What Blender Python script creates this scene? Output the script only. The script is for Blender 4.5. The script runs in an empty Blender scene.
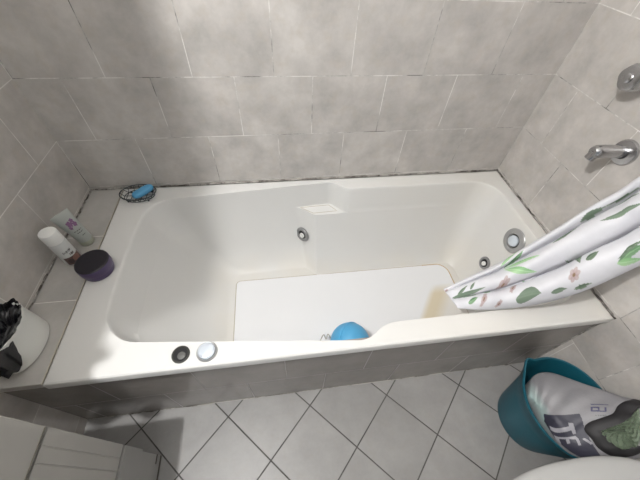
import bpy, bmesh, math, random
import numpy as np
from mathutils import Vector, Matrix
from mathutils.bvhtree import BVHTree
random.seed(4); rng = np.random.default_rng(4)
PI = math.pi
COL = bpy.context.scene.collection
ZR = .4433            # height of the tub rim above the floor
XL = -1.7448          # left wall
XT = -1.6235          # left edge of the tub

# ------------------------------------------------------------------ materials
def new_mat(name):
    m = bpy.data.materials.new(name); m.use_nodes = True
    nt = m.node_tree; b = nt.nodes['Principled BSDF']
    return m, nt, b
def N(nt, t, **kw):
    n = nt.nodes.new(t)
    for k, v in kw.items(): setattr(n, k, v)
    return n
def rgb(c): return (c[0], c[1], c[2], 1)
def mixc(nt, fac, a, b):
    n = N(nt, 'ShaderNodeMix', data_type='RGBA')
    for s, v in ((0, fac), (6, a), (7, b)):
        if isinstance(v, (tuple, list)): n.inputs[s].default_value = rgb(v)
        elif isinstance(v, (int, float)): n.inputs[s].default_value = v
        else: nt.links.new(v, n.inputs[s])
    return n.outputs[2]
def mth(nt, op, a, b=0.0, clamp=False):
    n = N(nt, 'ShaderNodeMath', operation=op, use_clamp=clamp)
    for i, v in enumerate((a, b)):
        if isinstance(v, (int, float)): n.inputs[i].default_value = v
        else: nt.links.new(v, n.inputs[i])
    return n.outputs[0]
def ramp(nt, fac, lo, hi):
    n = N(nt, 'ShaderNodeMapRange'); n.inputs[1].default_value = lo; n.inputs[2].default_value = hi
    nt.links.new(fac, n.inputs[0]); return n.outputs[0]
def noise(nt, vec, scale, detail=4, rough=.55):
    n = N(nt, 'ShaderNodeTexNoise'); n.inputs['Scale'].default_value = scale
    n.inputs['Detail'].default_value = detail; n.inputs['Roughness'].default_value = rough
    if vec is not None: nt.links.new(vec, n.inputs['Vector'])
    return n.outputs['Fac']

def plain(name, color, rough=.5, metal=0., var=.06, scale=18, coat=0., trans=0., alpha=1., bump=0.):
    m, nt, b = new_mat(name)
    geo = N(nt, 'ShaderNodeNewGeometry')
    f = noise(nt, geo.outputs['Position'], scale)
    c = mixc(nt, f, tuple(x*(1-var) for x in color), tuple(min(1, x*(1+var)) for x in color))
    nt.links.new(c, b.inputs['Base Color'])
    b.inputs['Roughness'].default_value = rough; b.inputs['Metallic'].default_value = metal
    b.inputs['Coat Weight'].default_value = coat
    b.inputs['Transmission Weight'].default_value = trans
    b.inputs['Alpha'].default_value = alpha
    if bump:
        bp = N(nt, 'ShaderNodeBump'); bp.inputs['Strength'].default_value = bump; bp.inputs['Distance'].default_value = .004
        nt.links.new(noise(nt, geo.outputs['Position'], scale*3), bp.inputs['Height'])
        nt.links.new(bp.outputs[0], b.inputs['Normal'])
    return m

def tile_mat(name, axes, w, h, origin, rot45=False, offset=.5, base=(.40, .375, .35), mort=(.72, .70, .67),
             dark=(.055, .05, .045), darkness=.5, msize=.0015, rough=.34, blotch=1.0, floor=False):
    m, nt, b = new_mat(name)
    geo = N(nt, 'ShaderNodeNewGeometry'); pos = geo.outputs['Position']
    sx = N(nt, 'ShaderNodeSeparateXYZ'); nt.links.new(pos, sx.inputs[0])
    def comp(a, o):
        s = sx.outputs['XYZ'.index(a[-1])]
        return mth(nt, 'ADD', mth(nt, 'MULTIPLY', s, -1. if a[0] == '-' else 1.), -o)
    u, v = comp(axes[0], origin[0]), comp(axes[1], origin[1])
    if rot45:
        s = 2**-.5
        u, v = mth(nt, 'MULTIPLY', mth(nt, 'SUBTRACT', u, v), s), mth(nt, 'MULTIPLY', mth(nt, 'ADD', u, v), -s)
    cx = N(nt, 'ShaderNodeCombineXYZ'); nt.links.new(u, cx.inputs[0]); nt.links.new(v, cx.inputs[1])
    br = N(nt, 'ShaderNodeTexBrick'); br.offset = offset; br.offset_frequency = 2; br.squash = 1
    nt.links.new(cx.outputs[0], br.inputs['Vector'])
    br.inputs['Scale'].default_value = 1; br.inputs['Mortar Size'].default_value = msize
    br.inputs['Mortar Smooth'].default_value = .25; br.inputs['Bias'].default_value = 0
    br.inputs['Brick Width'].default_value = w; br.inputs['Row Height'].default_value = h
    br.inputs['Color1'].default_value = (.44, .44, .44, 1); br.inputs['Color2'].default_value = (.56, .56, .56, 1)
    br.inputs['Mortar'].default_value = (.5, .5, .5, 1)
    n1 = noise(nt, pos, 9, 5, .6); n2 = noise(nt, pos, 26, 4, .6); n3 = noise(nt, pos, 90, 2, .5)
    k = .16*blotch
    c = mixc(nt, ramp(nt, n1, .32, .68), tuple(x*(1-k) for x in base), tuple(x*(1+k*.75) for x in base))
    c = mixc(nt, mth(nt, 'MULTIPLY', ramp(nt, n2, .5, .72), .38*blotch), c, (base[0]*.93, base[1]*.88, base[2]*.80))
    c = mixc(nt, mth(nt, 'MULTIPLY', ramp(nt, n3, .35, .75), .10), c, tuple(min(1, x*1.25) for x in base))
    tv = N(nt, 'ShaderNodeMix', data_type='RGBA', blend_type='OVERLAY'); tv.inputs[0].default_value = .55
    nt.links.new(c, tv.inputs[6]); nt.links.new(br.outputs['Color'], tv.inputs[7])
    nd = noise(nt, pos, 7, 5, .7)
    dm = mth(nt, 'MULTIPLY', ramp(nt, nd, .52 - .1*darkness, .62), darkness, True)
    mc = mixc(nt, dm, mort, dark)
    fin = mixc(nt, br.outputs['Fac'], tv.outputs[2], mc)
    nt.links.new(fin, b.inputs['Base Color'])
    rr = mth(nt, 'ADD', mth(nt, 'MULTIPLY', br.outputs['Fac'], .5), mth(nt, 'ADD', mth(nt, 'MULTIPLY', n1, .16), rough-.08))
    nt.links.new(rr, b.inputs['Roughness'])
    bp = N(nt, 'ShaderNodeBump'); bp.inputs['Strength'].default_value = .55; bp.inputs['Distance'].default_value = .0016
    hh = mth(nt, 'ADD', mth(nt, 'MULTIPLY', br.outputs['Fac'], -1.), mth(nt, 'MULTIPLY', n2, .35))
    nt.links.new(hh, bp.inputs['Height']); nt.links.new(bp.outputs[0], b.inputs['Normal'])
    return m

def vcol_mat(name, rough=.5, trans=0., sss=0., bump=0., scale=60):
    m, nt, b = new_mat(name)
    a = N(nt, 'ShaderNodeAttribute', attribute_name='Col')
    geo = N(nt, 'ShaderNodeNewGeometry'); f = noise(nt, geo.outputs['Position'], scale)
    c = mixc(nt, mth(nt, 'MULTIPLY', f, .10), a.outputs['Color'], (.0, .0, .0))
    nt.links.new(c, b.inputs['Base Color']); b.inputs['Roughness'].default_value = rough
    b.inputs['Transmission Weight'].default_value = trans
    if bump:
        bp = N(nt, 'ShaderNodeBump'); bp.inputs['Strength'].default_value = bump; bp.inputs['Distance'].default_value = .006
        nt.links.new(noise(nt, geo.outputs['Position'], scale), bp.inputs['Height']); nt.links.new(bp.outputs[0], b.inputs['Normal'])
    return m

WALLBASE = (.495, .470, .446)
M = {}
M['wall_back'] = tile_mat('wall_back_tiles', ('-X', 'Z'), .2490, .2035, (0, .6608), base=WALLBASE, blotch=1.35, darkness=.8)
M['wall_right'] = tile_mat('wall_right_tiles', ('-Y', 'Z'), .2490, .2035, (-.003, .6608), base=WALLBASE, blotch=1.35, darkness=.8)
M['wall_left'] = tile_mat('wall_left_tiles', ('-Y', 'Z'), .2660, .2035, (.002, .6608), base=WALLBASE, darkness=.2, blotch=1.35)
M['ledge'] = tile_mat('ledge_tiles', ('X', '-Y'), .30, .25, (-1.80, 0), offset=0, base=(.43, .415, .395), darkness=.2, blotch=.9)
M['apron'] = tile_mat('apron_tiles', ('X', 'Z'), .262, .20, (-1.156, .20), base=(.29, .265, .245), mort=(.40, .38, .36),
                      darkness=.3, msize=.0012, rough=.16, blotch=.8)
M['floor'] = tile_mat('floor_tiles', ('X', 'Y'), .2129, .2129, (-.9497, -.7806), rot45=True, offset=0, base=(.30, .293, .287),
                      mort=(.10, .095, .09), dark=(.04, .04, .04), darkness=.6, msize=.0024, rough=.42, blotch=.75)
M['plaster'] = plain('white_plaster', (.7, .7, .68), .8)

def tub_mat():
    m, nt, b = new_mat('cream_acrylic')
    geo = N(nt, 'ShaderNodeNewGeometry'); pos = geo.outputs['Position']
    sx = N(nt, 'ShaderNodeSeparateXYZ'); nt.links.new(pos, sx.inputs[0])
    n1 = noise(nt, pos, 5, 4); n2 = noise(nt, pos, 2.2, 3)
    c = mixc(nt, n1, (.665, .66, .645), (.705, .70, .685))
    age = mth(nt, 'MULTIPLY', ramp(nt, sx.outputs[0], -.75, -.05), ramp(nt, n2, .35, .65), True)
    c = mixc(nt, mth(nt, 'MULTIPLY', age, .65), c, (.69, .645, .57))
    low = mth(nt, 'MULTIPLY', ramp(nt, sx.outputs[2], .12, .045), ramp(nt, n1, .35, .7), True)
    c = mixc(nt, mth(nt, 'MULTIPLY', low, .35), c, (.66, .60, .50))
    nt.links.new(c, b.inputs['Base Color']); b.inputs['Roughness'].default_value = .44
    b.inputs['Coat Weight'].default_value = .10; b.inputs['Coat Roughness'].default_value = .15
    return m
def panel_mat():
    m, nt, b = new_mat('white_tub_floor')
    geo = N(nt, 'ShaderNodeNewGeometry'); pos = geo.outputs['Position']
    sx = N(nt, 'ShaderNodeSeparateXYZ'); nt.links.new(pos, sx.inputs[0])
    n1 = noise(nt, pos, 6, 4); n2 = noise(nt, pos, 14, 5, .7)
    c = mixc(nt, n1, (.755, .76, .775), (.79, .795, .81))
    # ochre water stain at the drain end
    d = mth(nt, 'ADD', sx.outputs[0], mth(nt, 'MULTIPLY', sx.outputs[1], -.72))
    st = mth(nt, 'MULTIPLY', ramp(nt, d, -.07, -.035), ramp(nt, sx.outputs[1], -.34, -.39), True)
    st2 = mth(nt, 'MULTIPLY', st, ramp(nt, d, .06, .0), True)
    c = mixc(nt, mth(nt, 'MULTIPLY', st, .5), c, (.70, .65, .56))
    c = mixc(nt, mth(nt, 'MULTIPLY', st2, .7), c, (.62, .52, .33))
    nt.links.new(c, b.inputs['Base Color']); b.inputs['Roughness'].default_value = .4
    return m
def caulk_mat():
    m, nt, b = new_mat('mouldy_caulk')
    geo = N(nt, 'ShaderNodeNewGeometry'); pos = geo.outputs['Position']
    n = noise(nt, pos, 24, 6, .75); n2 = noise(nt, pos, 5, 3, .6)
    f = ramp(nt, mth(nt, 'ADD', n, mth(nt, 'MULTIPLY', n2, .6)), .74, .92)
    c = mixc(nt, f, (.42, .40, .37), (.07, .06, .05))
    nt.links.new(c, b.inputs['Base Color']); b.inputs['Roughness'].default_value = .8
    return m
M['tub'] = tub_mat(); M['panel'] = panel_mat(); M['caulk'] = caulk_mat()
M['grime'] = plain('grime_line', (.47, .43, .35), .7, var=.3, scale=30)
M['grime2'] = plain('rust_line', (.50, .36, .19), .7, var=.3, scale=30)
M['chrome'] = plain('chrome', (.66, .68, .71), .2, .75, var=.04)
M['fixture'] = plain('tap_chrome', (.50, .50, .51), .22, 1., var=.06)
M['button'] = plain('bright_chrome', (.70, .76, .84), .22, .35, var=.05)
M['chrome_dull'] = plain('dull_chrome', (.40, .40, .40), .32, .5, var=.1, scale=60)
M['jetgrey'] = plain('grey_jet_ring', (.30, .30, .30), .35, .5, var=.1)
M['whitepl'] = plain('white_plastic', (.78, .78, .76), .4)
M['black'] = plain('black_plastic', (.012, .012, .014), .35)
M['darkrub'] = plain('dark_rubber', (.035, .035, .03), .6)
M['grey'] = plain('grey_plastic', (.33, .33, .32), .5)
M['stub'] = plain('worn_stub', (.10, .10, .095), .5, var=.3)
M['purple'] = plain('purple_plastic', (.065, .04, .115), .3)
M['lid'] = plain('black_lid', (.012, .010, .016), .42)
M['teal'] = plain('teal_plastic', (.008, .095, .135), .42, var=.1)
M['blue'] = plain('blue_plastic', (.085, .37, .64), .45, var=.05)
M['soap'] = plain('blue_soap', (.10, .36, .62), .5, var=.15, scale=40)
M['wire'] = plain('rusty_wire', (.06, .07, .075), .45, .6, var=.3, scale=50)
M['cord'] = plain('cord', (.42, .40, .36), .8)
M['ceramic'] = plain('toilet_ceramic', (.40, .40, .395), .22, var=.02)
M['ceramic_in'] = plain('toilet_inner', (.50, .47, .42), .3, var=.05)
M['vanity'] = plain('vanity_white', (.43, .42, .395), .5, var=.04)
M['vanity_dk'] = plain('vanity_gap', (.10, .09, .075), .8)
M['vanity_gry'] = plain('vanity_plinth', (.36, .355, .34), .55, var=.08)
M['vanity_yl'] = plain('yellowed_edge', (.36, .33, .24), .6)
M['bin'] = plain('bin_white', (.72, .73, .70), .45, trans=0., var=.03)
M['binbag'] = plain('black_bin_bag', (.010, .010, .013), .25, bump=.5, scale=25)
M['blocker'] = plain('blocker_cloth', (.5, .48, .45), .95)
M['pinkpl'] = plain('pink_clear_edge', (.62, .50, .46), .4)
M['curtain'] = vcol_mat('floral_curtain', .55)
M['bag'] = vcol_mat('printed_shopping_bag', .5, bump=.25, scale=45)
M['label'] = vcol_mat('printed_label', .4)
M['bandblk'] = plain('black_band', (.014, .013, .015), .6)
M['greenpl'] = plain('crumpled_green_film', (.14, .18, .125), .3, var=.45, scale=45, bump=.9)
M['tube'] = plain('frosted_tube', (.50, .53, .50), .3, var=.05, trans=.35)
M['tubecap'] = plain('tube_cap', (.50, .52, .42), .35, trans=.3)
M['water'] = plain('dark_water', (.02, .02, .02), .1)

# ------------------------------------------------------------------ helpers
def finish(me, angle=40):
    me.polygons.foreach_set('use_smooth', [True]*len(me.polygons))
    me.set_sharp_from_angle(angle=math.radians(angle))
def link(name, me, mat, parent=None, angle=40):
    if not isinstance(mat, (list, tuple)): mat = [mat]
    for m in mat: me.materials.append(m)
    finish(me, angle)
    o = bpy.data.objects.new(name, me); COL.objects.link(o)
    if parent is not None:
        o.parent = parent
        o.matrix_parent_inverse = parent.matrix_world.inverted() if parent.type != 'EMPTY' else Matrix.Translation(parent.location).inverted()
    return o
def obj(name, bm, mat, parent=None, angle=40, bevel=0):
    bmesh.ops.recalc_face_normals(bm, faces=bm.faces[:])
    me = bpy.data.meshes.new(name); bm.to_mesh(me); bm.free()
    o = link(name, me, mat, parent, angle)
    if bevel:
        md = o.modifiers.new('bevel', 'BEVEL'); md.width = bevel; md.segments = 3; md.limit_method = 'ANGLE'
        md.angle_limit = math.radians(35)
    return o
def pyobj(name, verts, faces, mat, parent=None, angle=40, recalc=True):
    me = bpy.data.meshes.new(name); me.from_pydata([tuple(v) for v in verts], [], faces)
    if recalc:
        bm = bmesh.new(); bm.from_mesh(me); bmesh.ops.recalc_face_normals(bm, faces=bm.faces[:]); bm.to_mesh(me); bm.free()
    return link(name, me, mat, parent, angle)
def thing(name, label, cat, loc=(0, 0, 0), group=None):
    o = bpy.data.objects.new(name, None); COL.objects.link(o); o.location = loc
    o.empty_display_size = .05
    o['label'] = label; o['category'] = cat
    if group: o['group'] = group
    return o
def tag(o, label, cat, group=None):
    o['label'] = label; o['category'] = cat
    if group: o['group'] = group
    return o
def struct(o): o['kind'] = 'structure'; return o
def add_box(bm, x0, x1, y0, y1, z0, z1):
    vs = [bm.verts.new((x, y, z)) for x in (x0, x1) for y in (y0, y1) for z in (z0, z1)]
    for f in ((0, 1, 3, 2), (4, 6, 7, 5), (0, 4, 5, 1), (2, 3, 7, 6), (0, 2, 6, 4), (1, 5, 7, 3)):
        bm.faces.new([vs[i] for i in f])
def box(*a):
    bm = bmesh.new(); add_box(bm, *a); return bm
def frame(axis):
    a = Vector(axis).normalized(); t = Vector((0, 0, 1)) if abs(a.z) < .9 else Vector((1, 0, 0))
    u = a.cross(t).normalized(); return u, a.cross(u).normalized(), a
def add_lathe(bm, origin, axis, prof, seg=40, sx=1., sy=1., cap0=False, cap1=False):
    """prof: list of (radius, distance along axis)"""
    u, v, a = frame(axis); o = Vector(origin); rings = []
    for r, d in prof:
        if r < 1e-6: rings.append([bm.verts.new(o + a*d)]); continue
        rings.append([bm.verts.new(o + a*d + u*(r*sx*math.cos(2*PI*i/seg)) + v*(r*sy*math.sin(2*PI*i/seg))) for i in range(seg)])
    for A, B in zip(rings, rings[1:]):
        for i in range(seg):
            j = (i+1) % seg
            if len(A) == 1 and len(B) == 1: continue
            if len(A) == 1: bm.faces.new((A[0], B[i], B[j]))
            elif len(B) == 1: bm.faces.new((A[i], A[j], B[0]))
            else: bm.faces.new((A[i], A[j], B[j], B[i]))
    if cap0 and len(rings[0]) > 1: bm.faces.new(rings[0])
    if cap1 and len(rings[-1]) > 1: bm.faces.new(rings[-1])
def lathe(*a, **k):
    bm = bmesh.new(); add_lathe(bm, *a, **k); return bm
def add_tube(bm, pts, r, seg=10, closed=False, flat=1.):
    P = [Vector(p) for p in pts]; n = len(P); rings = []
    pu = None
    for i in range(n):
        if closed: t = (P[(i+1) % n]-P[i-1]).normalized()
        else: t = (P[min(i+1, n-1)]-P[max(i-1, 0)]).normalized()
        if pu is None: u, v, _ = frame(t)
        else:
            u = (pu - t*pu.dot(t)).normalized(); v = t.cross(u)
        pu = u; rr = r[i] if isinstance(r, (list, tuple)) else r
        rings.append([bm.verts.new(P[i] + u*rr*math.cos(2*PI*k/seg) + v*rr*flat*math.sin(2*PI*k/seg)) for k in range(seg)])
    m = n if closed else n-1
    for i in range(m):
        A, B = rings[i], rings[(i+1) % n]
        for k in range(seg): bm.faces.new((A[k], A[(k+1) % seg], B[(k+1) % seg], B[k]))
    if not closed: bm.faces.new(rings[0]); bm.faces.new(rings[-1])
def tube(*a, **k):
    bm = bmesh.new(); add_tube(bm, *a, **k); return bm
def catmull(pts, n):
    P = np.array(pts, float); t = np.linspace(0, len(P)-1, n); out = []
    for x in t:
        i = min(int(x), len(P)-2); f = x-i
        p0, p1, p2, p3 = P[max(i-1, 0)], P[i], P[i+1], P[min(i+2, len(P)-1)]
        out.append(.5*((2*p1)+(-p0+p2)*f+(2*p0-5*p1+4*p2-p3)*f*f+(-p0+3*p1-3*p2+p3)*f**3))
    return np.array(out)
def grid_faces(nu, nv, close_v=False):
    F = []
    for i in range(nu-1):
        for j in range(nv if close_v else nv-1):
            k = (j+1) % nv
            F.append((i*nv+j, i*nv+k, (i+1)*nv+k, (i+1)*nv+j))
    return F
def set_cols(me, cols):
    a = me.color_attributes.new('Col', 'FLOAT_COLOR', 'POINT')
    c = np.ones((len(cols), 4), np.float32); c[:, :3] = cols
    a.data.foreach_set('color', c.ravel())
def inpoly(x, y, poly):
    r = np.zeros(x.shape, bool); n = len(poly)
    for i in range(n):
        x0, y0 = poly[i]; x1, y1 = poly[(i+1) % n]
        if y0 == y1: continue
        r ^= ((y0 > y) != (y1 > y)) & (x < (x1-x0)*(y-y0)/(y1-y0)+x0)
    return r

# ------------------------------------------------------------------ room shell
YF = -2.0; HC = 2.4
struct(pyobj('wall_back', [(XL, 0, 0), (0, 0, 0), (0, 0, HC), (XL, 0, HC)], [(0, 1, 2, 3)], M['wall_back'], recalc=False))
struct(pyobj('wall_left', [(XL, YF, 0), (XL, 0, 0), (XL, 0, HC), (XL, YF, HC)], [(0, 1, 2, 3)], M['wall_left'], recalc=False))
struct(pyobj('wall_right', [(0, 0, 0), (0, YF, 0), (0, YF, HC), (0, 0, HC)], [(0, 1, 2, 3)], M['wall_right'], recalc=False))
struct(pyobj('floor', [(XL, YF, 0), (0, YF, 0), (0, 0, 0), (XL, 0, 0)], [(0, 1, 2, 3)], M['floor'], recalc=False))
struct(pyobj('ceiling', [(XL, YF, HC), (XL, 0, HC), (0, 0, HC), (0, YF, HC)], [(0, 1, 2, 3)], M['plaster'], recalc=False))
# tiled apron below the rim, tiled ledge left of the tub
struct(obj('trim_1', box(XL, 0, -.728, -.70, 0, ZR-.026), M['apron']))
bm = box(XL, XT-.0015, -.734, 0, ZR-.03, ZR-.0005)
struct(obj('trim_2', bm, M['ledge'], bevel=.003))
# caulk lines
def strip(name, pts, w, wdir, mat, jit=.0015):
    P = catmull(pts, 60); bm = bmesh.new()
    rr = [max(.0015, w*(.75+.5*random.random())) for _ in P]
    Q = [(p[0]+random.uniform(-jit, jit)*abs(wdir[1]), p[1]+random.uniform(-jit, jit)*abs(wdir[0]), p[2]+random.uniform(-jit, jit)) for p in P]
    add_tube(bm, Q, rr, 6)
    return struct(obj(name, bm, mat, angle=80))
strip('trim_3', [(XL, -.003, ZR+.004), (-1.2, -.003, ZR+.005), (-.6, -.003, ZR+.005), (0, -.003, ZR+.004)], .0036, (1, 0), M['caulk'])
strip('trim_4', [(-.003, 0, ZR+.004), (-.003, -.3, ZR+.004), (-.003, -.74, ZR+.003)], .0030, (0, 1), M['caulk'])
strip('trim_5', [(XL+.002, 0, ZR+.003), (XL+.002, -.3, ZR+.003), (XL+.002, -.73, ZR+.003)], .003, (0, 1), M['caulk'])
strip('trim_6', [(-.003, -.7285, ZR-.03), (-.003, -.7285, .2), (-.003, -.7285, .0)], .003, (0, 0), M['caulk'])
strip('trim_7', [(XL, -.7285, .001), (-1.0, -.7285, .001), (0, -.7285, .001)], .0015, (1, 0), M['caulk'])
strip('trim_8', [(XT-.001, -.735, ZR-.001), (XT-.001, -.4, ZR-.001), (XT-.001, 0, ZR-.001)], .0014, (0, 1), M['grime'], .0003)

# ------------------------------------------------------------------ bathtub
# outline corners: (rim upper), (rim lower = below the shelf), (bottom), rounding distances
RIM_U = [(-1.520, -.086), (-.781, -.024), (-.724, -.064), (-.056, -.066), (-.056, -.670), (-.718, -.672), (-.785, -.7175), (-1.525, -.640)]
RIM_L = list(RIM_U); RIM_L[1] = (-.938, -.0372); RIM_L[2] = (-.860, -.073)
BOT = [(-1.262, -.192), (-.903, -.184), (-.857, -.233), (-.160, -.212), (-.160, -.665), (-.72, -.668), (-.79, -.672), (-1.262, -.665)]
DU = [.085, .022, .022, .10, .09, .03, .025, .10]; DL = [.085, .012, .006, .10, .09, .03, .025, .10]; DB = [.06, .01, .005, .065, .06, .02, .02, .06]
def outline(low, t):
    A, D = (RIM_L, DL) if low else (RIM_L, DU)
    C = []
    for k, (a, b) in enumerate(zip(A, BOT)):
        q = t**1.7 if k < 2 else t            # the recessed wall is steeper at the top
        C.append(Vector((a[0]*(1-t)+b[0]*t, a[1]*(1-q)+b[1]*q)))
    if not low:                               # above the shelf the step sits further right
        C[1] = C[0] + (C[1]-C[0])*((-.781-C[0].x)/(C[1].x-C[0].x))
        C[2] = C[3] + (C[2]-C[3])*((-.724-C[3].x)/(C[2].x-C[3].x))
    D = [d*(1-t)+e*t for d, e in zip(D, DB)]
    n = len(C); pts = []; ent = []; ex = []
    for i in range(n):
        c = C[i]; p = C[i-1]; q = C[(i+1) % n]
        ent.append(c + (p-c).normalized()*D[i]); ex.append(c + (q-c).normalized()*D[i])
    for i in range(n):
        c = C[i]; a, b = ent[i], ex[i]
        for k in range(11):
            s = k/10; c1 = a+(c-a)*.56; c2 = b+(c-b)*.56
            pts.append(a*(1-s)**3 + c1*3*s*(1-s)**2 + c2*3*s*s*(1-s) + b*s**3)
        e = ent[(i+1) % n]
        for k in range(1, 12): pts.append(b.lerp(e, k/12))
    # the left end bows outwards a little
    out = []
    for p in pts:
        x = p.x
        if x < -1.2: x -= .012*(1-t)*max(0, 1-((p.y+.36)/.27)**2)
        out.append((x, p.y))
    return out
PROF = [(ZR, .0, 0), (ZR-.0012, .012, 0), (ZR-.005, .025, 0), (ZR-.012, .036, 0), (ZR-.03, .052, 0), (.38, .095, 0), (.352, .135, 0), (.3255, .168, 0), (.325, .17, 1), (.3235, .172, 1), (.29, .225, 1),
        (.25, .30, 1), (.20, .40, 1), (.16, .49, 1), (.12, .60, 1), (.09, .71, 1), (.065, .83, 1), (.05, .92, 1), (.043, .97, 1), (.04, 1., 1)]
YL = -.738
def build_tub():
    root = thing('bathtub', 'large cream built-in bathtub with a corner shelf and tiled front', 'bathtub', (-.8, -.37, 0))
    bm = bmesh.new()
    rings = []
    o0 = outline(0, 0)
    def toouter(p, ins, z):
        # project outwards on to the rectangular rim edge
        x0, x1, y0, y1 = XT+ins, 0-ins, YL+ins, -.001-ins
        cx, cy = (-1.30 if p[0] < -1.30 else (-.25 if p[0] > -.25 else p[0])), -.37
        dx, dy = p[0]-cx, p[1]-cy; s = 9e9
        if dx > 1e-9: s = min(s, (x1-cx)/dx)
        if dx < -1e-9: s = min(s, (x0-cx)/dx)
        if dy > 1e-9: s = min(s, (y1-cy)/dy)
        if dy < -1e-9: s = min(s, (y0-cy)/dy)
        return (cx+dx*s, cy+dy*s, z)
    def snap(ring):
        # pull the nearest ring points on to the four rectangle corners
        xs = [v[0] for v in ring]; ys = [v[1] for v in ring]
        for cx in (min(xs), max(xs)):
            for cy in (min(ys), max(ys)):
                k = min(range(len(ring)), key=lambda i: (ring[i][0]-cx)**2+(ring[i][1]-cy)**2)
                ring[k] = (cx, cy, ring[k][2])
        return ring
    for ins, z in ((0, ZR-.03), (0, ZR-.007), (.0018, ZR-.0025), (.006, ZR)):
        rings.append(snap([toouter(p, ins, z) for p in o0]))
    rings.append([(a[0]*.5+p[0]*.5, a[1]*.5+p[1]*.5, ZR) for a, p in zip(rings[-1], o0)])
    for z, t, low in PROF: rings.append([(p[0], p[1], z) for p in outline(low, t)])
    V = [[bm.verts.new(p) for p in r] for r in rings]; n = len(o0)
    for A, B in zip(V, V[1:]):
        for i in range(n):
            j = (i+1) % n; bm.faces.new((A[i], A[j], B[j], B[i]))
    bm.faces.new(V[-1])
    bmesh.ops.remove_doubles(bm, verts=bm.verts[:], dist=1e-5)
    bmesh.ops.recalc_face_normals(bm, faces=bm.faces[:])
    bvh = BVHTree.FromBMesh(bm)
    me = bpy.data.meshes.new('tub_shell'); bm.to_mesh(me); bm.free()
    # make sure normals point into the basin / up
    flip = sum(p.normal.z*p.area for p in me.polygons) < 0
    if flip: me.flip_normals()
    link('tub_shell', me, M['tub'], root, 27)
    # flat bottom panel with its grimy outline
    def rrect(x0, x1, y0, y1, rads, z, ins=0):
        pts = []
        for (cx, cy, sx, sy, r, a0) in ((x1, y1, -1, -1, rads[0], 0), (x0, y1, 1, -1, rads[1], 90), (x0, y0, 1, 1, rads[2], 180), (x1, y0, -1, 1, rads[3], 270)):
            for k in range(9):
                a = math.radians(a0+90*k/8); ox, oy = cx+sx*r, cy+sy*r
                pts.append((ox+(r-ins)*math.cos(a), oy+(r-ins)*math.sin(a), z))
        return pts
    R4 = (.055, .02, .02, .03)
    bm = bmesh.new()
    r0 = [bm.verts.new(p) for p in rrect(-1.238, -.195, -.652, -.2275, R4, .0402)]
    r1 = [bm.verts.new(p) for p in rrect(-1.238, -.195, -.652, -.2275, R4, .0432, .003)]
    for i in range(len(r0)): bm.faces.new((r0[i], r0[(i+1) % len(r0)], r1[(i+1) % len(r0)], r1[i]))
    bm.faces.new(r1)
    pan = obj('floor_panel', bm, M['panel'], root)
    pan['label'] = 'flat white floor of the tub with ochre water stain'
    bm = bmesh.new(); add_tube(bm, rrect(-1.238, -.195, -.652, -.2275, R4, .0405), .0022, 6, closed=True)
    obj('panel_outline', bm, M['grime'], pan)
    bm = bmesh.new()
    arc = [p for p in rrect(-1.238, -.195, -.652, -.2275, R4, .0412)]
    add_tube(bm, [(-.27, -.2275, .0412), (-.32, -.2275, .0412)][::-1] + arc[0:9][::-1] + [(-.195, -.32, .0412), (-.195, -.42, .0412)], .0030, 6)
    obj('rust_edge', bm, M['grime2'], pan)
    # soap recess on the corner shelf
    sh = [(-.920, -.048), (-.864, -.088), (-.758, -.082), (-.790, -.042)]
    bm = bmesh.new(); P = []
    for i in range(4):
        a, b = Vector(sh[i]), Vector(sh[(i+1) % 4])
        for k in range(6):
            q = a.lerp(b, k/6); P.append((q.x, q.y, .3252))
    add_tube(bm, P, .0014, 6, closed=True); obj('shelf_recess', bm, M['grime'], root)
    # fittings set into the walls of the basin
    def hit(o, d):
        loc, nor, _, _ = bvh.ray_cast(Vector(o), Vector(d).normalized()); 
        if nor.dot(Vector(d)) > 0: nor = -nor
        return loc, nor
    loc, nor = hit((-.5, -.352, .362), (1, 0, 0))
    ov = obj('overflow_cover', lathe(loc, nor, [(.052, -.006), (.052, .003), (.049, .006), (.031, .008), (.029, .0035)], 40), M['chrome_dull'], root)
    ov['label'] = 'round chrome overflow cover'
    obj('overflow_gap', lathe(loc, nor, [(.0285, .002), (.0, .0022)], 40), M['darkrub'], ov)
    obj('overflow_cap', lathe(loc, nor, [(.023, .002), (.023, .008), (.020, .010), (0, .0105)], 40), M['button'], ov)
    def jet(loc, nor, r):
        j = obj('water_jet', lathe(loc, nor, [(r, -.004), (r, .003), (r*.93, .006), (r*.66, .006), (r*.6, .001)], 32), M['jetgrey'], root)
        j['label'] = 'round grey water jet with a white nozzle'
        obj('jet_socket', lathe(loc, nor, [(r*.62, .0012), (0, .0008)], 28), M['black'], j)
        o2 = loc - Vector((0, 0, r*.12))
        obj('jet_nozzle', lathe(o2, nor, [(r*.34, .001), (r*.34, .007), (r*.27, .009), (r*.13, .009), (r*.12, .004), (0, .004)], 24), M['whitepl'], j)
    jet(*hit((-.5, -.335, .185), (1, 0, 0)), .030)
    d = Vector((.55, 1, 0)).normalized()
    loc, nor = hit(Vector((-.900, -.07, .188)) - d*.25, d)
    jet(loc + nor*.006, nor, .036)
    # air controls on the front rim
    c = (-1.298, -.699, ZR)
    h = obj('control_socket', lathe(c, (0, 0, 1), [(.0235, -.001), (.0235, .0022), (.0220, .003), (.0195, .003), (.018, .0012)], 36), M['darkrub'], root)
    h['label'] = 'black empty socket of a missing control button'
    obj('socket_well', lathe(c, (0, 0, 1), [(.0185, .0012), (0, .0012)], 28), M['black'], h)
    obj('socket_stub', lathe((c[0]+.003, c[1]-.004, c[2]), (0, 0, 1), [(.0105, .001), (.0105, .004), (.008, .005), (0, .005)], 24), M['stub'], h)
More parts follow.
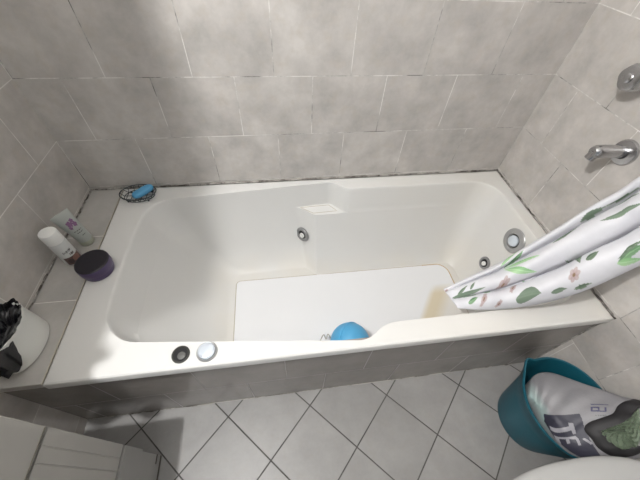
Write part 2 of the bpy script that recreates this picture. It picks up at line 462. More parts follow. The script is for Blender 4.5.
    c = (-1.230, -.699, ZR)
    h = obj('control_button', lathe(c, (0, 0, 1), [(.0275, -.001), (.0275, .003), (.0258, .005), (.0235, .0045)], 36), M['chrome_dull'], root)
    h['label'] = 'round chrome control button'
    obj('button_cap', lathe(c, (0, 0, 1), [(.0225, .003), (.0225, .010), (.020, .0125), (.012, .0135), (0, .0138)], 36), M['button'], h)
    return root
build_tub()

# ------------------------------------------------------------------ tap spout and valve on the right wall
sp = thing('bath_spout', 'chrome bath spout sticking out of the right wall, lower of the two fittings', 'tap', (0, -.388, .805))
obj('wall_flange', lathe((0, -.388, .805), (-1, 0, 0), [(.037, -.002), (.037, .003), (.034, .008), (.020, .012), (.018, .012)], 40), M['fixture'], sp)
pts = catmull([(-.002, -.388, .805), (-.03, -.387, .809), (-.072, -.385, .810), (-.106, -.382, .807)], 16)
bm = bmesh.new(); add_tube(bm, pts, [.0165+.003*(i/15) if i < 14 else .0195-.003*(i-13) for i in range(16)], 20)
obj('spout_pipe', bm, M['fixture'], sp)
obj('spout_outlet', lathe((-.094, -.3825, .806), (-.25, 0, -1), [(.0135, .0), (.0135, .022), (.011, .024), (.010, .016), (0, .016)], 24), M['fixture'], sp)
vl = thing('shower_valve', 'round chrome shower valve knob on the right wall above the spout', 'tap', (0, -.297, .965))
obj('wall_flange', lathe((0, -.298, .975), (-1, 0, 0), [(.036, -.002), (.036, .003), (.032, .010), (.018, .014), (.016, .014)], 40), M['fixture'], vl)
obj('valve_stem', lathe((0, -.298, .975), (-1, 0, 0), [(.015, .005), (.015, .042)], 24), M['fixture'], vl)
bm = bmesh.new(); seg = 48
u, v, a = frame((-1, 0, 0)); rings = []
for r, d in [(.018, .034), (.030, .038), (.034, .044), (.034, .064), (.030, .072), (.018, .076), (.012, .075)]:
    rings.append([bm.verts.new(Vector((0, -.298, .975)) + a*d + (u*math.cos(2*PI*i/seg)+v*math.sin(2*PI*i/seg))*(r*(1-.07*(abs(math.sin(2.5*2*PI*i/seg))**4 if .036 < d < .074 else 0)))) for i in range(seg)])
for A, B in zip(rings, rings[1:]):
    for i in range(seg): bm.faces.new((A[i], A[(i+1) % seg], B[(i+1) % seg], B[i]))
bm.faces.new(rings[-1]); bm.faces.new(rings[0])
kn = obj('valve_knob', bm, M['fixture'], vl)
obj('knob_cap', lathe((0, -.298, .975), (-1, 0, 0), [(.012, .074), (.012, .078), (.009, .080), (0, .0802)], 24), M['fixture'], kn)

# ------------------------------------------------------------------ shower curtain
#CURTAIN-BEGIN
CE = [(-.506, -.583, .450), (-.405, -.562, .49), (-.325, -.544, .52), (-.235, -.524, .59), (-.158, -.511, .66), (-.110, -.510, .74), (-.083, -.516, .82), (-.075, -.54, .95), (-.072, -.60, 1.25), (-.07, -.66, 1.6), (-.07, -.69, 1.93)]
CL = [(-.488, -.655, .452), (-.42, -.669, .455), (-.346, -.676, .460), (-.278, -.690, .50), (-.219, -.70, .56), (-.171, -.702, .63), (-.115, -.695, .69), (-.085, -.70, .82), (-.07, -.735, 1.2), (-.068, -.755, 1.6), (-.066, -.76, 1.93)]
NU, NV = 560, 260
def curtain_surface():
    # station parameter: dense over the part that hangs in the bath
    E = np.array(CE); L = np.array(CL)
    w = np.concatenate([np.linspace(0, 6.6, 450), np.linspace(6.6, 10, NU-450+1)[1:]])
    def cr(P, x):
        out = np.zeros((len(x), 3))
        for k, t in enumerate(x):
            i = min(int(t), len(P)-2); f = t-i
            p0, p1, p2, p3 = P[max(i-1, 0)], P[i], P[i+1], P[min(i+2, len(P)-1)]
            out[k] = .5*((2*p1)+(-p0+p2)*f+(2*p0-5*p1+4*p2-p3)*f*f+(-p0+3*p1-3*p2+p3)*f**3)
        return out
    e, l = cr(E, w), cr(L, w)
    d = np.gradient((e+l)/2, axis=0); ac = l-e
    nrm = np.cross(ac, d); nrm /= np.linalg.norm(nrm, axis=1)[:, None]
    nrm[nrm[:, 2] < -0.5] *= -1
    # face towards the room / up
    s = np.sign(nrm @ np.array([-.6, -.4, .6])); nrm *= s[:, None]
    wid = np.linalg.norm(ac, axis=1)
    cuts = [0, .16, .57, 1.]; amp = [.16, .26, .27]
    v = np.linspace(0, 1, NV//2); h = np.zeros_like(v); 
    for k in range(3):
        m = (v >= cuts[k]) & (v <= cuts[k+1]); s = (v[m]-cuts[k])/(cuts[k+1]-cuts[k])
        h[m] = amp[k]*np.abs(np.sin(PI*s))**.55
    h -= .20*np.exp(-((v-.57)/.014)**2) + .07*np.exp(-((v-.16)/.015)**2)
    cutb = [0, .3, .62, 1.]; hb = np.zeros_like(v)
    for k in range(3):
        m = (v >= cutb[k]) & (v <= cutb[k+1]); s = (v[m]-cutb[k])/(cutb[k+1]-cutb[k])
        hb[m] = -(.035+.07*np.abs(np.sin(PI*s))**.7)*np.sin(PI*np.clip(v[m], .02, .98))**.3
    P = np.zeros((NU, NV, 3))
    for i in range(NU):
        t = w[i]; k = min(1, .35+t/2.0)
        wob = .012*np.sin(v*9+t*1.7)*np.sin(PI*v)
        hf = (h*k + wob)*min(wid[i], .2); hbk = hb*min(wid[i], .2)*k
        if t < 3: hbk *= .45
        P[i, :NV//2] = e[i]+ac[i]*v[:, None]+nrm[i]*hf[:, None]
        P[i, NV//2:] = (e[i]+ac[i]*v[:, None]+nrm[i]*hbk[:, None])[::-1]
    return P, w
#CURTAIN-END
def curtain_colors(P, w):
    V = np.concatenate([np.linspace(0, 1, NV//2), 1+np.linspace(0, 1, NV//2)])   # 0..1 front, 1..2 back
    # metric coordinates: s along, q across (in metres, front only motifs are placed by hand, back by chance)
    ds = np.linalg.norm(np.diff((P[:, 0]+P[:, NV//2-1])/2, axis=0), axis=1); S = np.concatenate([[0], np.cumsum(ds)])
    dq = np.linalg.norm(np.diff(P, axis=1), axis=2); Q = np.concatenate([np.zeros((NU, 1)), np.cumsum(dq, axis=1)], axis=1)
    Sg = np.repeat(S[:, None], NV, 1); Vg = np.repeat(V[None], NU, 0)
    col = np.ones((NU, NV, 3))*np.array([.66, .66, .70])
    def uvpt(wt, v):
        i = int(np.argmin(np.abs(w-wt))); j = int(np.argmin(np.abs(V-v))); return S[i], Q[i, j]
    def leaf(w0, v0, w1, v1, width, c0, c1, blunt=1.):
        a = np.array(uvpt(w0, v0)); b = np.array(uvpt(w1, v1)); d = b-a; Ln = np.linalg.norm(d)
        if Ln < 1e-6: return
        d /= Ln; n = np.array([-d[1], d[0]])
        x = ((Sg-a[0])*d[0]+(Q-a[1])*d[1])/Ln; y = (Sg-a[0])*n[0]+(Q-a[1])*n[1]
        side = (Vg >= 1) == (v0 >= 1)
        m = (x > 0) & (x < 1) & side
        ww = np.zeros_like(x); xm = np.clip(x, 0, 1); ww = width*.5*np.sin(PI*xm**.8)**blunt
        m &= np.abs(y) < ww
        f = np.clip(.5+.5*y/(width*.5+1e-6), 0, 1)
        f = np.where(np.abs(y) < width*.05, 1.0, f*.85)
        c = np.array(c0)*(1-f[..., None])+np.array(c1)*f[..., None]
        col[m] = c[m]
    def flower(w0, v0, r, c0, c1, core=(.22, .13, .06), n=6, ph=0.):
        a = uvpt(w0, v0); dx, dy = Sg-a[0], Q-a[1]; rr = np.hypot(dx, dy); th = np.arctan2(dy, dx)+ph
        pet = r*(.72+.28*np.abs(np.cos(n*th/2)))
        m = (rr < pet) & ((Vg >= 1) == (v0 >= 1))
        f = np.clip(rr/r+.25*np.cos(n*th), 0, 1)[..., None]
        c = np.array(c0)*(1-f)+np.array(c1)*f; col[m] = c[m]
        if core: col[m & (rr < r*.24)] = core
    G0, G1 = (.07, .17, .075), (.25, .42, .24); GL0, GL1 = (.22, .45, .20), (.45, .66, .40)
    GS0, GS1 = (.13, .19, .13), (.20, .27, .20); GD0, GD1 = (.06, .11, .06), (.20, .27, .19)
    K0, K1 = (.40, .29, .29), (.50, .42, .42)
    for a in MOTIFS:
        kind, args = a[0], a[1:]
        pal = {'g': (G0, G1), 'l': (GL0, GL1), 's': (GS0, GS1), 'd': (GD0, GD1)}
        if kind == 'leaf': leaf(*args[:5], *pal[args[5]], *(args[6:]))
        else: flower(args[0], args[1], args[2], K0, K1, core=args[3] if len(args) > 3 else (.24, .15, .09))
    r2 = random.Random(9)
    for k in range(26):      # back side and the part up to the rod
        back = k < 14
        wt = r2.uniform(.4, 9.5) if back else r2.uniform(7, 9.6); v = (1+r2.uniform(.1, .9)) if back else r2.uniform(.1, .9)
        if k % 3 == 2: flower(wt, v, .02, K0, K1)
        else: leaf(wt, v, wt+r2.uniform(-.5, .5), min(max(v+r2.uniform(-.3, .3), 1.02 if back else .02), 1.98 if back else .98), .022, *((G0, G1) if k % 2 else (GS0, GS1)))
    return col
MOTIFS = [
    ('leaf', 2.102, 0.171, 2.661, 0.062, 0.03, 'g'),
    ('leaf', 2.058, 0.194, 3.146, 0.318, 0.014, 'l'),
    ('leaf', 2.043, 0.217, 3.057, 0.527, 0.016, 'l'),
    ('leaf', 1.911, 0.109, 2.616, 0.008, 0.012, 'l'),
    ('leaf', 4.351, 0.14, 5.086, 0.132, 0.026, 's'),
    ('leaf', 3.498, 0.225, 4.424, 0.233, 0.018, 'd'),
    ('leaf', 4.674, 0.155, 6.247, 0.271, 0.02, 's'),
    ('leaf', 5.012, 0.333, 6.424, 0.419, 0.016, 's'),
    ('leaf', 5.086, 0.132, 6.056, 0.14, 0.01, 'd'),
    ('leaf', 4.513, 0.736, 3.881, 0.535, 0.022, 'd'),
    ('leaf', 4.689, 0.736, 4.998, 0.682, 0.024, 'd'),
    ('leaf', 5.439, 0.876, 6.394, 0.868, 0.026, 'g'),
    ('leaf', 5.409, 0.884, 6.203, 0.977, 0.022, 'l'),
    ('leaf', 5.439, 0.845, 6.424, 0.814, 0.012, 'd'),
    ('leaf', 2.337, 0.853, 3.146, 0.868, 0.034, 's'),
    ('leaf', 3.454, 0.907, 3.984, 0.93, 0.018, 's'),
    ('leaf', 4.189, 0.969, 4.718, 0.977, 0.016, 'd'),
    ('leaf', 0.073, 0.519, 1.176, 0.45, 0.016, 's'),
    ('leaf', 0.294, 0.496, 0.691, 0.248, 0.01, 'd'),
    ('leaf', 0.706, 0.419, 0.897, 0.233, 0.01, 'd'),
    ('leaf', 0.529, 0.822, 0.882, 0.674, 0.012, 'g'),
    ('leaf', 0.0, 0.566, 1.367, 0.558, 0.006, 'l'),
    ('flower', 1.911, 0.512, 0.026),
    ('flower', 4.307, 0.837, 0.02),
    ('flower', 1.044, 0.752, 0.014),
    ('flower', 1.573, 0.891, 0.012),
    ('flower', 0.044, 0.147, 0.007),
    ('flower', 2.278, 0.636, 0.014),
]
#MOTIFS
P, w = curtain_surface()
me = bpy.data.meshes.new('shower_curtain'); me.from_pydata(P.reshape(-1, 3).tolist(), [], grid_faces(NU, NV, True))
set_cols(me, curtain_colors(P, w).reshape(-1, 3))
cu = link('shower_curtain', me, M['curtain'], None, 180)
tag(cu, 'white shower curtain printed with green leaves and pink flowers, bunched into the tub', 'shower curtain')

rd = thing('curtain_rod', 'straight metal rod above the tub that carries the shower curtain', 'curtain rod', (0, -.725, 1.958))
obj('rod_pipe', tube([(XL-.002, -.725, 1.958), (.002, -.725, 1.958)], .0125, 20), M['fixture'], rd)
for x, d in ((XL, 1), (0, -1)): obj('rod_flange', lathe((x, -.725, 1.958), (d, 0, 0), [(.030, -.002), (.030, .006), (.020, .012), (.014, .012)], 32), M['fixture'], rd)

# ------------------------------------------------------------------ things on the ledge and the rim
# purple jar
jx, jy = -1.592, -.398
jar = thing('cosmetic_jar', 'squat round purple jar with a black lid on the tub corner', 'jar', (jx, jy, ZR))
obj('jar_body', lathe((jx, jy, ZR), (0, 0, 1), [(0, 0), (.040, 0), (.044, .003), (.046, .012), (.046, .024), (.044, .026)], 48), M['purple'], jar)
ld = obj('jar_lid', lathe((jx, jy, ZR), (0, 0, 1), [(.0475, .022), (.0482, .024), (.0482, .046), (.046, .0495), (.042, .0505)], 48), M['purple'], jar)
obj('lid_top', lathe((jx, jy, ZR), (0, 0, 1), [(.0475, .0485), (.0445, .0512), (.040, .0515), (0, .0515)], 48), M['lid'], ld)

# white bottle with printed label
bx, by = -1.684, -.348
bot = thing('deodorant_bottle', 'upright white bottle with a white cap and brown label on the ledge', 'bottle', (bx, by, ZR))
NBU, NBV = 64, 96
me = bpy.data.meshes.new('bottle_body')
prof = [(.0225, 0), (.0240, .004)] + [(.0242, .004+.092*k/58) for k in range(1, 59)] + [(.0242, .0965), (.0235, .099), (.021, .101), (.0205, .103)]
vs = [(bx+r*math.cos(2*PI*j/NBV), by+r*math.sin(2*PI*j/NBV), ZR+z) for r, z in prof for j in range(NBV)]
fs = grid_faces(len(prof), NBV, True); fs.append(tuple(range(NBV)))
me.from_pydata(vs, [], fs)
A = np.array(vs); ang = np.degrees(np.arctan2(A[:, 1]-by, A[:, 0]-bx)); hz = A[:, 2]-ZR
c = np.ones((len(vs), 3))*np.array([.66, .67, .66])
aa = (ang+40+180) % 360-180     # 0 = facing the room
c[(np.abs(aa-5) < 62) & (hz > .006) & (hz < .040)] = (.13, .075, .065)
c[((aa-22)/26)**2+((hz-.026)/.014)**2 < 1] = (.30, .16, .13)
c[((aa+22)/20)**2+((hz-.022)/.010)**2 < 1] = (.06, .04, .04)
for k in range(9):
    c[(np.abs(aa-(-26+6.5*k)) < 2.2) & (np.abs(hz-(.061+.0006*k)) < (.0035 if k % 3 else .0055))] = (.10, .10, .10)
for k in range(5):
    c[(np.abs(aa-(2+7*k)) < 2.4) & (np.abs(hz-.049) < (.003 if k % 2 else .0045))] = (.12, .11, .10)
set_cols(me, c); link('bottle_body', me, M['label'], bot, 40)
obj('bottle_cap', lathe((bx, by, ZR), (0, 0, 1), [(.0235, .100), (.0238, .102), (.0238, .134), (.0225, .138), (.019, .1395), (0, .1395)], 48), M['whitepl'], bot)

# clear squeeze tube standing on its cap
tx, ty = -1.676, -.272
tb = thing('squeeze_tube', 'frosted clear squeeze tube with purple flowers standing on its cap by the wall', 'tube', (tx, ty, ZR))
obj('tube_cap', lathe((tx+.008, ty, ZR), (0, 0, 1), [(0, 0), (.020, 0), (.0215, .002), (.0215, .020), (.020, .022), (0, .022)], 40), M['tubecap'], tb)
bm = bmesh.new(); rings = []; K = 24; SEG = 48; tc = []
for k in range(K):
    f = k/(K-1); z = .021+.116*f; a = .021*(1-f)+.0285*f; b = .021*(1-f)**.7+.0016
    ring = []
    for i in range(SEG):
        th = 2*PI*i/SEG; d1 = Vector((.55, .83, 0)); d2 = Vector((-.83, .55, 0))
        p = Vector((tx+.008-.014*f, ty, ZR+z)) + d1*a*math.cos(th)+d2*b*math.sin(th); ring.append(bm.verts.new(p))
    rings.append(ring)
for A_, B_ in zip(rings, rings[1:]):
    for i in range(SEG): bm.faces.new((A_[i], A_[(i+1) % SEG], B_[(i+1) % SEG], B_[i]))
bm.faces.new(rings[0]); bm.faces.new(rings[-1])
tbd = obj('tube_body', bm, M['tube'], tb)
M['tubeprint'] = plain('tube_flower_print', (.20, .10, .20), .5, var=.3, scale=80)
M['tubeprint2'] = plain('tube_text_print', (.10, .11, .10), .5)
def on_tube(f, lat):          # point on the face of the tube that looks into the room
    a = .021*(1-f)+.0285*f; b = .021*(1-f)**.7+.0016
    th = -PI/2 + lat; d1 = Vector((.55, .83, 0)); d2 = Vector((-.83, .55, 0))
    return Vector((tx+.008-.014*f, ty, ZR+.021+.116*f)) + d1*a*1.02*math.cos(th)+d2*(b*1.04+.0004)*math.sin(th)
bm = bmesh.new()
for (f0, l0, r) in ((.66, -.15, .10), (.60, .35, .085), (.72, .30, .07), (.55, -.35, .06)):
    ctr = bm.verts.new(on_tube(f0, l0)); ring = []
    for i in range(20):
        t = 2*PI*i/20; k = r*(.7+.3*abs(math.cos(2.5*t)))
        ring.append(bm.verts.new(on_tube(f0+k*math.sin(t), l0+k*3.4*math.cos(t))))
    for i in range(20): bm.faces.new((ctr, ring[i], ring[(i+1) % 20]))
obj('flower_print', bm, M['tubeprint'], tbd)
bm = bmesh.new()
for f0, a0, a1 in ((.40, -.5, .5), (.33, -.35, .45), (.22, -.1, .4)):
    q = [on_tube(f0, a0+(a1-a0)*i/10) for i in range(11)]; q2 = [on_tube(f0+.022, a0+(a1-a0)*i/10) for i in range(11)]
    A_ = [bm.verts.new(p) for p in q]; B_ = [bm.verts.new(p) for p in q2]
    for i in range(10):
        if i % 3 != 2: bm.faces.new((A_[i], A_[i+1], B_[i+1], B_[i]))
obj('line_print', bm, M['tubeprint2'], tbd)

# wire soap basket and blue soap
sx0, sy0 = -1.548, -.056
rk = thing('soap_basket', 'small dark wire soap basket in the back left corner of the rim', 'soap dish', (sx0, sy0, ZR))
def ell(a, b, z, n=40, ph=0): return [(sx0+a*math.cos(2*PI*i/n+ph), sy0+b*math.sin(2*PI*i/n+ph), z) for i in range(n)]
obj('top_ring', tube(ell(.066, .046, ZR+.024), .0019, 8, closed=True), M['wire'], rk)
obj('bottom_ring', tube(ell(.055, .037, ZR+.0065), .0015, 8, closed=True), M['wire'], rk)
for k in range(6):
    x = -.045+.018*k; yb = .037*math.sqrt(1-(x/.055)**2); yt = .046*math.sqrt(1-(x/.066)**2)
    obj('wire', tube([(sx0+x, sy0-yt, ZR+.024), (sx0+x, sy0-yb-.001, ZR+.009), (sx0+x, sy0-yb+.004, ZR+.0065), (sx0+x, sy0+yb-.004, ZR+.0065), (sx0+x, sy0+yb+.001, ZR+.009), (sx0+x, sy0+yt, ZR+.024)], .0013, 6), M['wire'], rk)
for k in range(3):
    y = -.020+.020*k; xb = .055*math.sqrt(1-(y/.037)**2); xt = .066*math.sqrt(1-(y/.046)**2)
    obj('wire', tube([(sx0-xt, sy0+y, ZR+.024), (sx0-xb, sy0+y, ZR+.009), (sx0-xb+.005, sy0+y, ZR+.0078), (sx0+xb-.005, sy0+y, ZR+.0078), (sx0+xb, sy0+y, ZR+.009), (sx0+xt, sy0+y, ZR+.024)], .0013, 6), M['wire'], rk)
for sxx, syy in ((-1, -1), (1, -1), (-1, 1), (1, 1)):
    obj('foot', lathe((sx0+sxx*.037, sy0+syy*.026, ZR), (0, 0, 1), [(0, 0), (.003, 0), (.003, .007), (0, .008)], 10), M['wire'], rk)
bm = bmesh.new(); bmesh.ops.create_uvsphere(bm, u_segments=32, v_segments=20, radius=1)
for v in bm.verts:
    x, y, z = v.co
    s = lambda q, p: math.copysign(abs(q)**p, q)
    X, Y, Z = .041*s(x, .75), .0185*s(y, .75), .0125*s(z, .7)
    Y += .004*math.sin(X*60); a = math.radians(27)
    v.co = (sx0+.016+X*math.cos(a)-Y*math.sin(a), sy0+.006+X*math.sin(a)+Y*math.cos(a), ZR+.0222+Z+X*.10)
sb = obj('soap_bar', bm, M['soap']); tag(sb, 'light blue bar of soap lying in the wire basket', 'soap')

# blue round thing at the bottom of the tub
BC = Vector((-.775, -.604, .1205)); BR = .0775
bl = thing('bath_ball', 'round bright blue plastic ball at the bottom of the tub behind the front rim', 'ball', (BC.x, BC.y, .043))
obj('ball_shell', lathe((BC.x, BC.y, BC.z), (0, 0, 1), [(BR*math.sin(PI*k/24), -BR*math.cos(PI*k/24)) for k in range(25)], 48), M['blue'], bl)
obj('seam_band', lathe((BC.x, BC.y, BC.z), (.45, -.3, .35), [(BR*1.0, -.004), (BR*1.03, -.0035), (BR*1.03, .0035), (BR*1.0, .004)], 48), M['blue'], bl)
cp = catmull([(BC.x-.070, BC.y+.028, BC.z-.008), (BC.x-.082, BC.y+.042, BC.z+.004), (BC.x-.090, BC.y+.030, BC.z-.012), (BC.x-.099, BC.y+.042, BC.z+.004), (BC.x-.112, BC.y+.032, BC.z-.03), (BC.x-.118, BC.y+.028, BC.z-.075)], 30)
obj('hanging_cord', tube([tuple(p) for p in cp], .0022, 8), M['cord'], bl)
obj('side_grip', lathe((BC.x+.064, BC.y+.01, BC.z-.012), (1, .1, .1), [(.030, -.006), (.032, .006), (.026, .016), (.012, .020), (0, .021)], 28), M['pinkpl'], bl)

# bin with black liner on the ledge
bnx, bny = -1.6965, -.630
bn = thing('waste_bin', 'small white plastic bin lined with a black bag on the left ledge', 'bin', (bnx, bny, ZR))
BH = .108
def squash(bm, cx, cy, fx, fy):
    for v in bm.verts: v.co.x = cx+(v.co.x-cx)*fx; v.co.y = cy+(v.co.y-cy)*fy
    return bm
obj('bin_body', squash(lathe((bnx, bny, ZR), (0, 0, 1), [(0, 0), (.066, 0), (.0725, .004), (.073, .05), (.0715, BH-.008), (.0735, BH-.006), (.0735, BH), (.069, BH), (.0665, BH-.012), (.066, .012), (0, .010)], 64), bnx, bny, .60, 1.0), M['bin'], bn)
bm = bmesh.new(); NS, NR = 140, 30; rows = []
LP = catmull([(.030, BH-.035), (.045, BH-.018), (.060, BH-.012), (.066, BH-.004), (.070, BH+.005), (.076, BH+.008), (.083, BH+.002), (.086, BH-.012), (.087, BH-.032), (.085, BH-.06), (.083, BH-.088)], NR)
for k, (r, z) in enumerate(LP):
    row = []; f = k/(NR-1)
    for i in range(NS):
        t = 2*PI*i/NS
        near = max(0., min(1., .5+1.2*math.cos(t+PI*.70)))      # hangs over the edge only at the room corner
        out = max(0, f-.45)/.55
        dr = (.004*math.sin(5*t+1)+.004*math.sin(11*t+k*.35)+.0025*math.sin(23*t+2+k*.2))*(.4+f)
        dz = .006*math.sin(4*t+.5)+.004*math.sin(9*t)
        R = r+dr; Z = z+dz*(.5+.5*near)
        if out > 0:
            R = (.0665+dr*.4)*(1-near)+R*near; Z = (BH-.012+dz*.3)*(1-near)+Z*near
        X = max(R*math.cos(t)*.60, -.0445); row.append(bm.verts.new((bnx+X, bny+R*math.sin(t), ZR+Z)))
    rows.append(row)
for A_, B_ in zip(rows, rows[1:]):
    for i in range(NS): bm.faces.new((A_[i], A_[(i+1) % NS], B_[(i+1) % NS], B_[i]))
bm.faces.new(rows[0])
obj('bin_liner', bm, M['binbag'], bn, 60)

# ------------------------------------------------------------------ vanity cabinet at the left
VX, VY0, VY1, VT = -1.465, -.866, -1.50, .83
vn = thing('vanity_cabinet', 'white vanity cabinet with grooved doors against the left wall', 'cabinet', (-1.6, -1.18, 0))
obj('cabinet_body', box(XL+.002, VX-.018, VY1, VY0, .0, VT-.03), M['vanity'], vn, bevel=.002)
obj('countertop', box(XL+.002, VX+.006, VY1-.01, VY0+.004, VT-.03, VT), M['ceramic'], vn, bevel=.006)
def front(name, y0, y1, z0, z1, mat, x=VX, th=.016): 
    return obj(name, box(x-th, x, y0, y1, z0, z1), mat, vn, bevel=.0015)
front('upper_panel', VY1, VY0, .606, VT-.034, M['vanity'])
obj('yellowed_gap', box(VX-.017, VX-.005, VY1, VY0-.0005, .598, .6055), M['vanity_yl'], vn)
def door(ya, yb):
    # raised vertical boards, grooves between them and a top rail edge
    bm = bmesh.new(); gs = [-.896, -.9225, -.949, -.9755, -1.002, -1.0285, -1.055, -1.0815, -1.108, -1.1345]
    gs = [yb+(g-VY0) for g in gs if yb+(g-VY0) > ya+.01]
    prof = [(yb, 0)]
    for g in gs: prof += [(g+.0018, 0), (g+.0006, -.0016), (g-.0006, -.0016), (g-.0018, 0)]
    prof += [(ya, 0)]
    zs = [.290, .292, .590, .597]; rows = []
    for z in zs:
        rows.append([bm.verts.new((VX + (d if z > .2905 and z < .5965 else 0), y, z)) for y, d in prof])
    for A_, B_ in zip(rows, rows[1:]):
        for i in range(len(prof)-1): bm.faces.new((A_[i], A_[i+1], B_[i+1], B_[i]))
    add_box(bm, VX-.016, VX-.004, ya, yb, .290, .597)
    d = obj('cabinet_door', bm, M['vanity'], vn, 20)
    obj('door_knob', lathe((VX, ya+.03, .50), (1, 0, 0), [(.006, 0), (.006, .012), (.013, .016), (.013, .022), (0, .026)], 24), M['chrome'], d)
door(-1.18, VY0); door(VY1, -1.186)
obj('shadow_gap', box(VX-.017, VX-.006, VY1, VY0-.001, .279, .2895), M['vanity_dk'], vn)
front('base_panel', VY1, VY0, .165, .279, M['vanity_gry'], VX+.002)
front('plinth', VY1, VY0-.004, .012, .165, M['vanity_gry'], VX-.001)
obj('plinth_slot', box(VX-.0012, VX+.0004, VY0-.030, VY0-.004, .040, .046), M['vanity_dk'], vn)
front('floor_seal', VY1, VY0-.004, .0, .012, M['vanity_dk'], VX-.0005)

# towel added out of view to cast the left wall and rim shadows
tw = thing('light_blocker', 'cloth towel added unseen above the vanity to shade the left wall and rim corner', 'blocker', (XL+.1, -.86, 1.5))
bm = bmesh.new(); rows = []
def blocker_edge(z):     # the towel outline is shaped for the shadow edges it casts
    e = -1.519 + .006*math.sin(z*38+.4) + .004*math.sin(z*71)
    f = min(1, max(0, (z-1.53)/.05)); f = f*f*(3-2*f)
    return e*(1-f) + f*(-1.496)
for k in range(70):
    z = 2.0-1.05*k/69; row = []
    for i in range(40):
        f = i/39; x = XL+.012+(blocker_edge(z)-XL-.012)*f
        row.append(bm.verts.new((x, -.868+.008*math.sin(f*14+z*3), z)))
    rows.append(row)
for A_, B_ in zip(rows, rows[1:]):
    for i in range(39): bm.faces.new((A_[i], A_[i+1], B_[i+1], B_[i]))
o = obj('blocker_cloth', bm, M['blocker'], tw, 60); md = o.modifiers.new('thick', 'SOLIDIFY'); md.thickness = .006
obj('blocker_rail', tube([(XL-.002, -.868, 2.003), (XL+.26, -.868, 2.003)], .007, 12), M['chrome'], tw)

# ------------------------------------------------------------------ bucket, bag and toilet
bkx, bky = -.142, -.925
bk = thing('bucket', 'teal plastic bucket on the floor between the tub and the toilet', 'bucket', (bkx, bky, 0))
def bucket_ring(r, z, lip=0):
    out = []
    for i in range(72):
        t = 2*PI*i/72; f = z/.25
        rx = r*(1-.0*f); ry = r*(1+.14*f); x = bkx+rx*math.cos(t)*(.98); y = bky-.002*f+ry*math.sin(t)
        # pouring lip at the far left
        d = math.atan2(math.sin(t-2.05), math.cos(t-2.05)); k = math.exp(-(d/.17)**2)*max(0, (f-.7)/.3)
        x += .020*k*math.cos(t); y += .020*k*math.sin(t)
        out.append((x, y, z+.018*k + .012*f*math.cos(t)))
    return out
bm = bmesh.new()
prof = [(.098, .0), (.104, .003), (.1075, .02), (.116, .10), (.124, .18), (.1285, .236), (.1325, .240), (.1335, .246), (.131, .250), (.1275, .249), (.1255, .240), (.121, .18), (.112, .09), (.103, .012), (.09, .008)]
R = [[bm.verts.new(p) for p in bucket_ring(r, z)] for r, z in prof]
for A_, B_ in zip(R, R[1:]):
    for i in range(72): bm.faces.new((A_[i], A_[(i+1) % 72], B_[(i+1) % 72], B_[i]))
bm.faces.new(R[0]); bm.faces.new(R[-1])
obj('bucket_body', bm, M['teal'], bk, 50)

#BAG-BEGIN
BF = [(-.252, -.880, .240), (-.215, -.832, .247), (-.160, -.828, .262), (-.110, -.880, .305), (-.055, -.928, .340), (-.010, -.950, .355)]
BN = [(-.250, -.955, .242), (-.247, -1.010, .252), (-.215, -1.055, .272), (-.140, -1.072, .310), (-.070, -1.072, .335), (-.014, -1.066, .345)]
GU, GV = 280, 240
def bag_surface():
    def cr(P, n):
        P = np.array(P, float); t = np.linspace(0, len(P)-1, n); out = np.zeros((n, 3))
        for k, x in enumerate(t):
            i = min(int(x), len(P)-2); f = x-i
            p0, p1, p2, p3 = P[max(i-1, 0)], P[i], P[i+1], P[min(i+2, len(P)-1)]
            out[k] = .5*((2*p1)+(-p0+p2)*f+(2*p0-5*p1+4*p2-p3)*f*f+(-p0+3*p1-3*p2+p3)*f**3)
        return out
    f, n = cr(BF, GU), cr(BN, GU)
    v = np.linspace(0, 1, GV); s = np.linspace(0, 1, GU)
    P = f[:, None]*(1-v)[None, :, None]+n[:, None]*v[None, :, None]
    bul = (np.sin(PI*v)**.6)[None]*(.050*np.sin(PI*np.clip(s*.75+.06, 0, 1))**.8)[:, None]
    wr = .0022*np.sin(s*21)[:, None]*np.sin(v*13+1)[None]+.0016*np.sin(s[:, None]*37+v[None]*29)+.003*np.sin(s[:, None]*12-v[None]*9)
    P[..., 2] += bul+wr*np.sin(PI*v)[None]**.5
    return P
